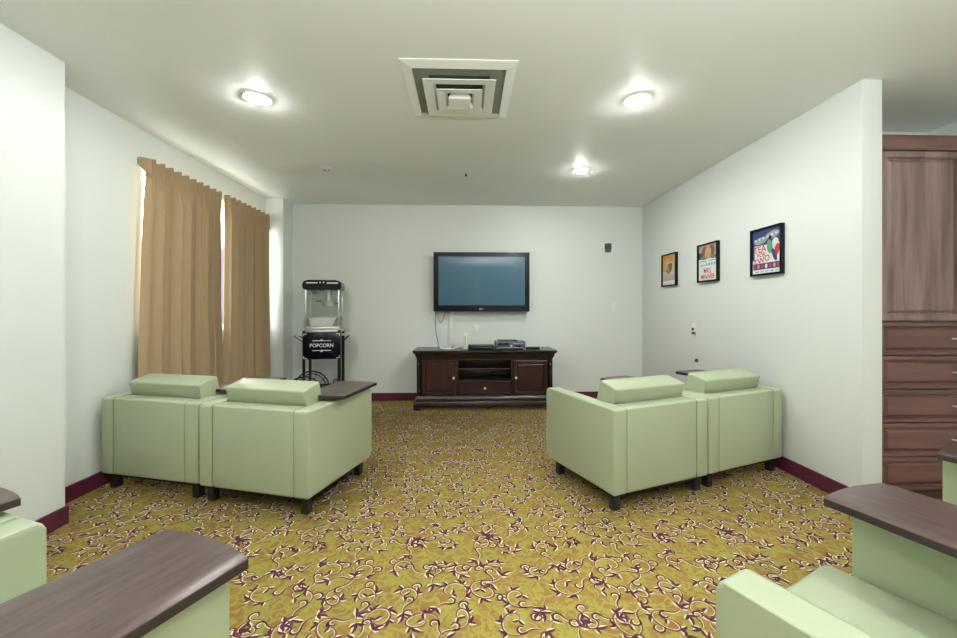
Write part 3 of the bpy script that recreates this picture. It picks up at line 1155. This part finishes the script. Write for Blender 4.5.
# ------------------------------------------------------------------ walnut cabinet in the alcove
CX0, CX1, CYF, CYB = 2.428, 3.482, 2.285, 2.893
CT = 2.20
cab = thing('wardrobe_cabinet', 'tall walnut cabinet with doors above five drawers in the right alcove', 'cabinet', ((CX0 + CX1) / 2, (CYF + CYB) / 2, 0))
ox, oy = (CX0 + CX1) / 2, (CYF + CYB) / 2
XS = 2.45          # doors and drawers start right of the filler
bx('carcass', 'cab_v', cab, XS - ox, CX1 - ox, CYF + 0.022 - oy, CYB - oy, 0.09, CT)
bx('filler_panel', 'cab_v', cab, CX0 - ox, XS - 0.002 - ox, CYF + 0.004 - oy, CYB - oy, 0.0012, CT)
bx('plinth', 'cab_h', cab, XS - ox, CX1 - ox, CYF + 0.07 - oy, CYB - oy, 0.0012, 0.09)
bm = bmesh.new()
box(bm, CX0 - ox, CX1 - ox, CYF - 0.004 - oy, CYF + 0.022 - oy, CT - 0.085, CT, 0.003)
box(bm, CX0 - ox, CX1 - ox, CYF - 0.008 - oy, CYF - 0.002 - oy, CT - 0.092, CT - 0.080, 0.002)
obj('cornice', bm, 'cab_h', cab)
xm = (XS + 0.008 + CX1) / 2
for a, b_, hx_ in ((XS + 0.008, xm - 0.002, xm - 0.03), (xm + 0.002, CX1 - 0.004, xm + 0.03)):
    bm = bmesh.new()
    raised(bm, a - ox, b_ - ox, CYF - oy, 1.095, CT - 0.096, 0.02, 0.048, 0.009)
    d = obj('door', bm, 'cab_v', cab, smooth=False)
    bm = bmesh.new()
    zz = 1.3
    tube(bm, [(hx_ - ox, CYF - oy, zz - 0.05), (hx_ - ox, CYF - 0.028 - oy, zz - 0.05), (hx_ - ox, CYF - 0.028 - oy, zz + 0.05), (hx_ - ox, CYF - oy, zz + 0.05)], 0.005)
    obj('handle', bm, 'nickel', d)
for k in range(5):
    z1 = 1.085 - k * 0.2003
    bm = bmesh.new()
    raised(bm, XS + 0.008 - ox, CX1 - 0.004 - ox, CYF - oy, z1 - 0.194, z1, 0.02, 0.026, 0.008)
    d = obj('drawer', bm, 'cab_h', cab, smooth=False)
    zz = z1 - 0.097
    bm = bmesh.new()
    tube(bm, [(xm - 0.068 - ox, CYF - oy, zz), (xm - 0.062 - ox, CYF - 0.026 - oy, zz), (xm + 0.062 - ox, CYF - 0.026 - oy, zz), (xm + 0.068 - ox, CYF - oy, zz)], 0.0055)
    obj('handle', bm, 'nickel', d)

# ------------------------------------------------------------------ curtains
def interp(tab, v):
    for (v0, a), (v1, b_) in zip(tab, tab[1:]):
        if v <= v1:
            return a + (b_ - a) * (v - v0) / (v1 - v0)
    return tab[-1][1]


def curtain(name, label, left, right, x_mid, ztop, zbot, nfold, seed):
    """left / right: tables (v, y) of the two side edges from the top (v=0) to the hem (v=1)"""
    rs = random.Random(seed)
    ncol, nrow = nfold * 24, 50
    cuts = [0.0]
    for _ in range(nfold):
        cuts.append(cuts[-1] + rs.uniform(0.6, 1.4))
    cuts = [c / cuts[-1] for c in cuts]
    am = [rs.uniform(0.6, 1.15) for _ in range(nfold + 2)]
    ph = [rs.uniform(-1, 1) for _ in range(nfold + 2)]
    bm = bmesh.new()
    grid = []
    for j in range(nrow + 1):
        v = (j / nrow) ** 1.4
        z = ztop + (zbot - ztop) * v
        ya, yb = interp(left, v), interp(right, v)
        h = min(1.0, v / 0.16)
        h = h * h * (3 - 2 * h)
        row = []
        for i in range(ncol + 1):
            t_ = i / ncol * nfold
            k = min(int(t_), nfold - 1)
            fr = t_ - k
            # even pleats in the heading, uneven folds below
            ue = t_ / nfold
            uu = cuts[k] + (cuts[k + 1] - cuts[k]) * fr
            u = ue * (1 - 0.8 * h) + uu * 0.8 * h
            a_ = am[k] * (1 - fr) + am[k + 1] * fr
            c_ = math.cos(2 * PI * t_)
            low = -0.052 * (1.75 * abs(math.sin(PI * t_)) ** 0.75 - 1) * a_
            # pinch pleats: three fingers gathered, flat cloth between
            pin = 0.048 * math.exp(-((fr - 0.5) / 0.2) ** 2) * (0.75 + 0.25 * math.cos(fr * 2 * PI * 9)) - 0.020
            x = x_mid - low * h + pin * (1 - h)
            edge = min(1.0, min(t_, nfold - t_) / 0.3)
            x = x_mid + (x - x_mid) * (0.35 + 0.65 * edge)
            y = ya + (yb - ya) * u + 0.016 * math.sin(2 * PI * t_ + ph[k]) * h * edge * (nfold / 9)
            zz = z + (0.010 * math.exp(-((fr - 0.5) / 0.2) ** 2) if j == 0 else 0)
            row.append(bm.verts.new((x, y, zz)))
        grid.append(row)
    for j in range(nrow):
        for i in range(ncol):
            bm.faces.new((grid[j][i], grid[j][i + 1], grid[j + 1][i + 1], grid[j + 1][i]))
    root = thing(name, label, 'curtain', (x_mid, (left[0][1] + right[0][1]) / 2, zbot), 0, 'tan curtains over the window')
    for v_ in bm.verts:
        v_.co -= Vector(root.location)
    o = obj('cloth', bm, 'curtain', root)
    for p in o.data.polygons:
        p.use_smooth = True
    so = o.modifiers.new('thickness', 'SOLIDIFY')
    so.thickness = 0.003
    return root


cu1 = curtain('curtain', 'long tan pleated curtain on the left of the window, nearer the camera',
              [(0, 2.99), (0.3, 2.96), (0.7, 2.925), (1, 2.935)], [(0, 3.88), (0.12, 3.85), (0.5, 3.85), (0.72, 3.885), (1, 3.89)], -2.32, 2.265, 0.12, 10, 5)
cu2 = curtain('curtain', 'long tan pleated curtain on the far right of the window by the corner',
              [(0, 3.905), (0.12, 3.925), (0.5, 3.915), (0.72, 3.90), (1, 3.905)], [(0, 4.76), (0.2, 4.745), (1, 4.79)], -2.31, 2.265, 0.12, 9, 8)
# side returns to the wall
for root, y, s in ((cu1, 2.992, -1), (cu2, 4.76, 1)):
    bm = bmesh.new()
    n = 8
    rows = []
    for j in range(13):
        v = j / 12
        z = 2.265 - v * (0.13 if s < 0 else 0.16)
        rows.append([bm.verts.new((XL + 0.004 + (0.10) * i / n, y + s * (-0.002 + 0.018 * math.sin(PI * i / n)), z + (0.012 * (1 - i / n) if j == 0 else (0.0 if s > 0 else 0.10 * v * (1 - i / n))))) for i in range(n + 1)])
    for a, b_ in zip(rows, rows[1:]):
        for i in range(n):
            bm.faces.new((a[i], a[i + 1], b_[i + 1], b_[i]))
    for v_ in bm.verts:
        v_.co -= Vector(root.location)
    o = obj('side_return', bm, 'curtain', root)
    so = o.modifiers.new('thickness', 'SOLIDIFY')
    so.thickness = 0.003
t = thing('curtain_rail', 'white curtain rail on the left wall hidden behind the pleated headings', 'curtain rail', (XL, 3.8, 2.2))
bx('track', 'trim_white', t, 0.022, 0.036, -0.80, 0.84, 0.0, 0.02, 0.003)
for yy in (-0.8, 0.0, 0.8):
    bx('bracket', 'trim_white', t, 0.0, 0.024, yy - 0.012, yy + 0.012, 0.004, 0.016)

# ------------------------------------------------------------------ framed posters on the right wall
pc = {k: flat('poster_' + k, c) for k, c in dict(
    orange=(0.62, 0.24, 0.05), amber=(0.55, 0.36, 0.10), olive=(0.18, 0.20, 0.06), sand=(0.55, 0.50, 0.32), grey=(0.42, 0.40, 0.40), pale=(0.66, 0.68, 0.66),
    brown=(0.20, 0.09, 0.04), skin=(0.55, 0.34, 0.20), night=(0.05, 0.05, 0.07), cyan=(0.20, 0.42, 0.55), red=(0.55, 0.04, 0.06), white=(0.75, 0.76, 0.76),
    navy=(0.035, 0.04, 0.16), green=(0.12, 0.32, 0.20), steel=(0.28, 0.34, 0.36), pink=(0.5, 0.3, 0.3)).items()}


def poster(yc, zc, label, draw):
    """hangs on the right wall and faces -X; local x runs from the far side (left in view) to the near side"""
    t = thing('framed_poster', label, 'framed poster', (XR - 0.0005, yc, zc), R(-90), 'framed posters on the right wall')
    w, h, b_ = 0.158, 0.183, 0.016
    bm = bmesh.new()
    for a in ((-w, -w + b_, -h, h), (w - b_, w, -h, h), (-w + b_, w - b_, -h, -h + b_), (-w + b_, w - b_, h - b_, h)):
        box(bm, a[0], a[1], -0.03, 0.0, a[2], a[3], 0.0015, 1)
    obj('frame', bm, 'gloss_black', t)
    s = bx('print', 'paper', t, -w + b_, w - b_, -0.016, -0.002, -h + b_, h - b_)
    draw(s, w - b_, h - b_)
    return t


def patch(parent, col, x0, x1, z0, z1, lvl=1):
    bm = bmesh.new()
    box(bm, x0, x1, -0.016 - 0.0006 * lvl, -0.0158, z0, z1)
    o = obj('printed_area', bm, pc[col], parent, smooth=False)
    return o


def blob(parent, col, cx, cz, rx, rz, lvl=1, a=0.0):
    bm = bmesh.new()
    q = cyl(bm, (0, 0, 0), 1, 1, 'Y', 20)
    for v in q:
        x, z = v.co.x * rx, v.co.z * rz
        v.co = Vector((cx + x * math.cos(a) - z * math.sin(a), -0.0159 - 0.0006 * lvl * (0 if v.co.y > 0 else 1), cz + x * math.sin(a) + z * math.cos(a)))
    return obj('printed_shape', bm, pc[col], parent, smooth=False)


def ptext(parent, body, size, col, x, z, sx=1.0, tilt=0.0, lvl=3):
    return text('lettering', body, size, pc[col], parent, (x, -0.016 - 0.0006 * lvl, z), (R(90), R(-tilt), 0), 0.0002, sx)


def draw1(s, w, h):
    patch(s, 'amber', -w, w, -0.01, h)
    patch(s, 'orange', -w, w * 0.6, 0.09, h, 2)
    patch(s, 'grey', -w, w, -0.12, -0.05)
    patch(s, 'sand', -w, w, -0.05, 0.0, 1)
    blob(s, 'sand', 0.01, 0.02, 0.095, 0.075, 2)
    blob(s, 'olive', 0.0, 0.015, 0.07, 0.055, 3, 0.5)
    blob(s, 'brown', 0.03, 0.03, 0.035, 0.05, 4, -0.4)
    blob(s, 'amber', -0.03, 0.02, 0.02, 0.035, 4, 0.3)
    blob(s, 'amber', -0.04, 0.11, 0.06, 0.02, 3, 0.2)
    patch(s, 'pale', -w * 0.9, w * 0.9, -0.165, -0.14, 2)
    for i in range(5):
        patch(s, 'pink', -0.11 + i * 0.045, -0.08 + i * 0.045, -0.115, -0.08, 2)


def draw2(s, w, h):
    patch(s, 'pink', -w, w, 0.035, h)
    patch(s, 'night', -w, -w * 0.55, 0.04, h * 0.6, 2)
    blob(s, 'brown', -0.045, 0.10, 0.045, 0.055, 3, 0.2)
    blob(s, 'skin', -0.02, 0.095, 0.022, 0.055, 4, -0.3)
    blob(s, 'brown', 0.06, 0.11, 0.045, 0.05, 3, -0.2)
    blob(s, 'skin', 0.03, 0.10, 0.022, 0.045, 4, 0.2)
    blob(s, 'olive', 0.09, 0.05, 0.05, 0.02, 4)
    blob(s, 'olive', -0.06, 0.05, 0.05, 0.02, 4)
    patch(s, 'white', -w, w, -h, 0.032, 1)
    for i, (a, b_) in enumerate(((-0.13, -0.02), (0.01, 0.12))):
        patch(s, 'cyan', a, b_, 0.012, 0.022, 2)
    for i in range(6):
        patch(s, 'cyan', -0.11 + i * 0.04, -0.085 + i * 0.04, -0.03, -0.004 if i > 1 else -0.012, 2)
    ptext(s, 'MRS.', 0.066, 'red', 0.0, -0.078, 0.95)
    ptext(s, 'MINIVER', 0.066, 'red', 0.0, -0.135, 0.85)


def draw3(s, w, h):
    patch(s, 'white', -w, w, -h, h, 1)
    patch(s, 'navy', -w, w, 0.05, h, 2)
    patch(s, 'navy', -w, -w * 0.86, -0.06, 0.06, 2)
    blob(s, 'steel', -0.06, 0.085, 0.065, 0.026, 3, 0.12)
    blob(s, 'steel', 0.06, 0.115, 0.07, 0.028, 3, 0.18)
    for i in range(6):
        patch(s, 'pale', -0.12 + i * 0.042, -0.10 + i * 0.042, 0.085 + 0.006 * i, 0.10 + 0.006 * i, 4)
    # a plain figure in green, white and red
    blob(s, 'green', 0.035, 0.03, 0.028, 0.052, 3, 0.2)
    blob(s, 'night', 0.04, 0.095, 0.016, 0.018, 3)
    blob(s, 'white', 0.09, 0.055, 0.03, 0.035, 3)
    blob(s, 'red', 0.105, 0.0, 0.022, 0.045, 4, -0.2)
    blob(s, 'navy', 0.08, -0.035, 0.018, 0.05, 4, 0.4)
    ptext(s, 'TEA', 0.072, 'red', -0.065, 0.018, 1.0, 6)
    ptext(s, 'FOR', 0.045, 'red', -0.05, -0.024, 1.0, 6)
    ptext(s, 'TWO', 0.062, 'red', -0.045, -0.066, 1.1, 12)
    patch(s, 'navy', -w * 0.95, w, -0.135, -0.088, 2)
    for i in range(7):
        blob(s, ('red', 'pink', 'red', 'white')[i % 4], -0.12 + i * 0.04, -0.112, 0.013, 0.018, 3)
    for i in range(5):
        patch(s, 'cyan', -0.11 + i * 0.05, -0.08 + i * 0.05, -0.157, -0.15, 2)


poster(4.40, 1.606, 'small framed poster in orange and olive, nearest the corner of the room', draw1)
poster(3.687, 1.606, 'middle framed poster with red lettering on its white lower half', draw2)
poster(2.955, 1.606, 'framed poster in navy and white with red TEA FOR TWO lettering', draw3)

# ------------------------------------------------------------------ small wall and ceiling fittings
t = thing('wall_plate', 'small plate with dark sockets on the right wall below the posters', 'wall plate', (XR - 0.0005, 3.93, 0.96), R(-90))
bx('plate', 'plastic_white', t, -0.045, 0.045, -0.006, 0, -0.062, 0.062, 0.002)
bm = bmesh.new()
cyl(bm, (-0.012, -0.012, 0.005), 0.014, 0.016, 'Y', 14)
obj('jack', bm, 'plastic_grey', t)
bx('plug', 'plastic_grey', t, -0.012, 0.026, -0.03, -0.005, -0.045, -0.022, 0.004)
t = thing('cable_grommet', 'tiny dark round grommet low on the right wall', 'grommet', (XR - 0.0005, 3.885, 0.657), R(-90))
bm = bmesh.new()
cyl(bm, (0, -0.007, 0), 0.018, 0.014, 'Y', 16)
cyl(bm, (0, -0.018, 0), 0.009, 0.014, 'Y', 16)
obj('body', bm, 'plastic_grey', t)

t = thing('thermostat', 'small dark grey control on a pale plate high on the back wall', 'thermostat', (1.842, YB, 1.966))
bx('plate', 'trim_white', t, -0.058, 0.058, -0.006, 0, -0.082, 0.072, 0.002)
bx('body', 'plastic_grey', t, -0.042, 0.042, -0.035, -0.006, -0.03, 0.052, 0.004)
bx('lower_bar', 'plastic_grey', t, -0.038, 0.038, -0.03, -0.006, -0.062, -0.037, 0.006)

# air diffuser: stepped square cones around a small centre square
VX, VY = -0.035, 2.452
t = thing('ceiling_vent', 'white stepped square air diffuser in the middle of the ceiling', 'vent', (VX, VY, H))


def sq_ring(bm, r0, z0, r1, z1, th=0.003):
    """sloping square collar from half-size r0 at z0 to r1 at z1"""
    c = [(-1, -1), (1, -1), (1, 1), (-1, 1)]
    a = [bm.verts.new((x * r0, y * r0, z0)) for x, y in c]
    b_ = [bm.verts.new((x * r1, y * r1, z1)) for x, y in c]
    a2 = [bm.verts.new((x * r0, y * r0, z0 + th)) for x, y in c]
    b2 = [bm.verts.new((x * r1, y * r1, z1 + th)) for x, y in c]
    for k in range(4):
        k2 = (k + 1) % 4
        bm.faces.new((a[k], a[k2], b_[k2], b_[k]))
        bm.faces.new((a2[k], b2[k], b2[k2], a2[k2]))
        bm.faces.new((a[k], a2[k], a2[k2], a[k2]))
        bm.faces.new((b_[k], b_[k2], b2[k2], b2[k]))


bm = bmesh.new()
for a in ((-0.322, 0.322, -0.322, -0.262), (-0.322, 0.322, 0.262, 0.322), (-0.322, -0.262, -0.262, 0.262), (0.262, 0.322, -0.262, 0.262)):
    box(bm, *a, -0.006, -0.001)
sq_ring(bm, 0.316, -0.007, 0.262, -0.018, 0.004)
obj('flange', bm, 'ceiling', t, smooth=False)
for (r0, z0, r1, z1) in ((0.218, -0.040, 0.262, -0.004), (0.150, -0.046, 0.20, -0.012), (0.085, -0.050, 0.135, -0.018)):
    pass
for i, (ro, ri, zo, zi) in enumerate(((0.208, 0.150, -0.046, -0.040), (0.134, 0.085, -0.062, -0.056))):
    bm = bmesh.new()
    sq_ring(bm, ro, zo, ri, zi, 0.005)
    sq_ring(bm, ri, zi, ri - 0.012, zi + 0.025, 0.002)
    obj('cone', bm, 'ceiling', t, smooth=False)
bm = bmesh.new()
box(bm, -0.066, 0.066, -0.066, 0.066, -0.078, -0.070, 0.002)
sq_ring(bm, 0.066, -0.072, 0.04, -0.012)
box(bm, -0.012, 0.012, -0.012, 0.012, -0.07, -0.002)
obj('centre_cone', bm, 'ceiling', t, smooth=False)
bx('duct_plate', mat('shaded_vent_back', (0.26, 0.275, 0.23), 0.7), t, -0.262, 0.262, -0.262, 0.262, -0.003, -0.001)  # shade in the gaps between the cones, put into the plate's darker colour
bx('throat_shade', mat('vent_centre_shade', (0.06, 0.065, 0.05), 0.8), t, -0.175, 0.175, -0.175, 0.175, -0.005, -0.0025)  # dark sheet standing in for the shade at the vent's centre


def make_downlight(x, y, label):
    t = thing('recessed_light', label, 'ceiling light', (x, y, H), 0, 'recessed ceiling lights')
    bm = bmesh.new()
    N = 32
    prof = [(0.062, -0.001), (0.062, -0.006), (0.070, -0.009), (0.084, -0.007), (0.088, -0.001)]
    rings = [[bm.verts.new((r_ * math.cos(2 * PI * k / N), r_ * math.sin(2 * PI * k / N), z)) for k in range(N)] for r_, z in prof]
    for a, b_ in zip(rings, rings[1:] + rings[:1]):
        for k in range(N):
            bm.faces.new((a[k], a[(k + 1) % N], b_[(k + 1) % N], b_[k]))
    obj('trim_ring', bm, 'trim_white', t)
    bm = bmesh.new()
    lathe(bm, [(0.061, -0.002), (0.058, -0.010), (0.047, -0.017), (0.03, -0.022), (0.01, -0.024)], seg=24)
    obj('lens', bm, 'lamp', t)
    return t


lights = [(-1.318, 2.566, 'glowing recessed light in the ceiling at the left, near the curtains'),
          (1.098, 2.511, 'glowing recessed light in the ceiling at the right, nearer the camera'),
          (1.107, 3.789, 'glowing recessed light in the ceiling, deepest into the room')]
dl = None
for x, y, lab in lights + [(-1.3, 0.95, 'on the left'), (1.1, 0.95, 'on the right'), (-1.75, -1.3, 'far back on the left'), (2.3, -1.3, 'far back on the right'), (3.05, 0.3, 'beyond the right wall')]:  # lights after the visible three are added out of view to brighten the room
    if not lab.startswith('glow'):
        lab = 'added recessed ceiling light, unseen behind the view, ' + lab
    if dl is None:
        dl = make_downlight(x, y, lab)
    else:
        c = copy_tree(dl)
        c.location = (x, y, H)
        c['label'] = lab

t = thing('smoke_detector', 'small unlit round ring in the ceiling at left of centre', 'detector', (-1.318, 3.84, H))
bm = bmesh.new()
lathe(bm, [(0.055, -0.001), (0.055, -0.006), (0.045, -0.010), (0.02, -0.011)], seg=24)
obj('body', bm, 'ceiling', t)
bm = bmesh.new()
for x in (-0.02, 0.02):
    cyl(bm, (x, 0, -0.013), 0.008, 0.006, seg=12)
obj('sensor', bm, 'plastic_grey', t)
t = thing('sprinkler_head', 'tiny fire sprinkler head in the middle of the far ceiling', 'sprinkler', (0.005, 3.91, H))
bm = bmesh.new()
lathe(bm, [(0.032, -0.001), (0.030, -0.006), (0.012, -0.008)], seg=20)
obj('escutcheon', bm, 'trim_white', t)
bm = bmesh.new()
cyl(bm, (0, 0, -0.016), 0.007, 0.018, seg=12)
cyl(bm, (0, 0, -0.027), 0.014, 0.003, seg=16)
obj('head', bm, 'plastic_grey', t)

# framed picture on the rear wall, seen only as a reflection in the television
t = thing('framed_picture', 'framed picture on the rear wall reflected in the television glass', 'framed picture', (0.9, YR + 0.001, 2.02), R(180))
bm = bmesh.new()
for a in ((-0.36, -0.30, -0.33, 0.33), (0.30, 0.36, -0.33, 0.33), (-0.30, 0.30, -0.33, -0.27), (-0.30, 0.30, 0.27, 0.33)):
    box(bm, a[0], a[1], -0.03, 0, a[2], a[3])
obj('frame', bm, 'plastic_grey', t)
bx('print', pc['pale'], t, -0.30, 0.30, -0.012, -0.002, -0.27, 0.27)
bx('image', pc['night'], t, -0.21, 0.21, -0.014, -0.011, -0.18, 0.18)
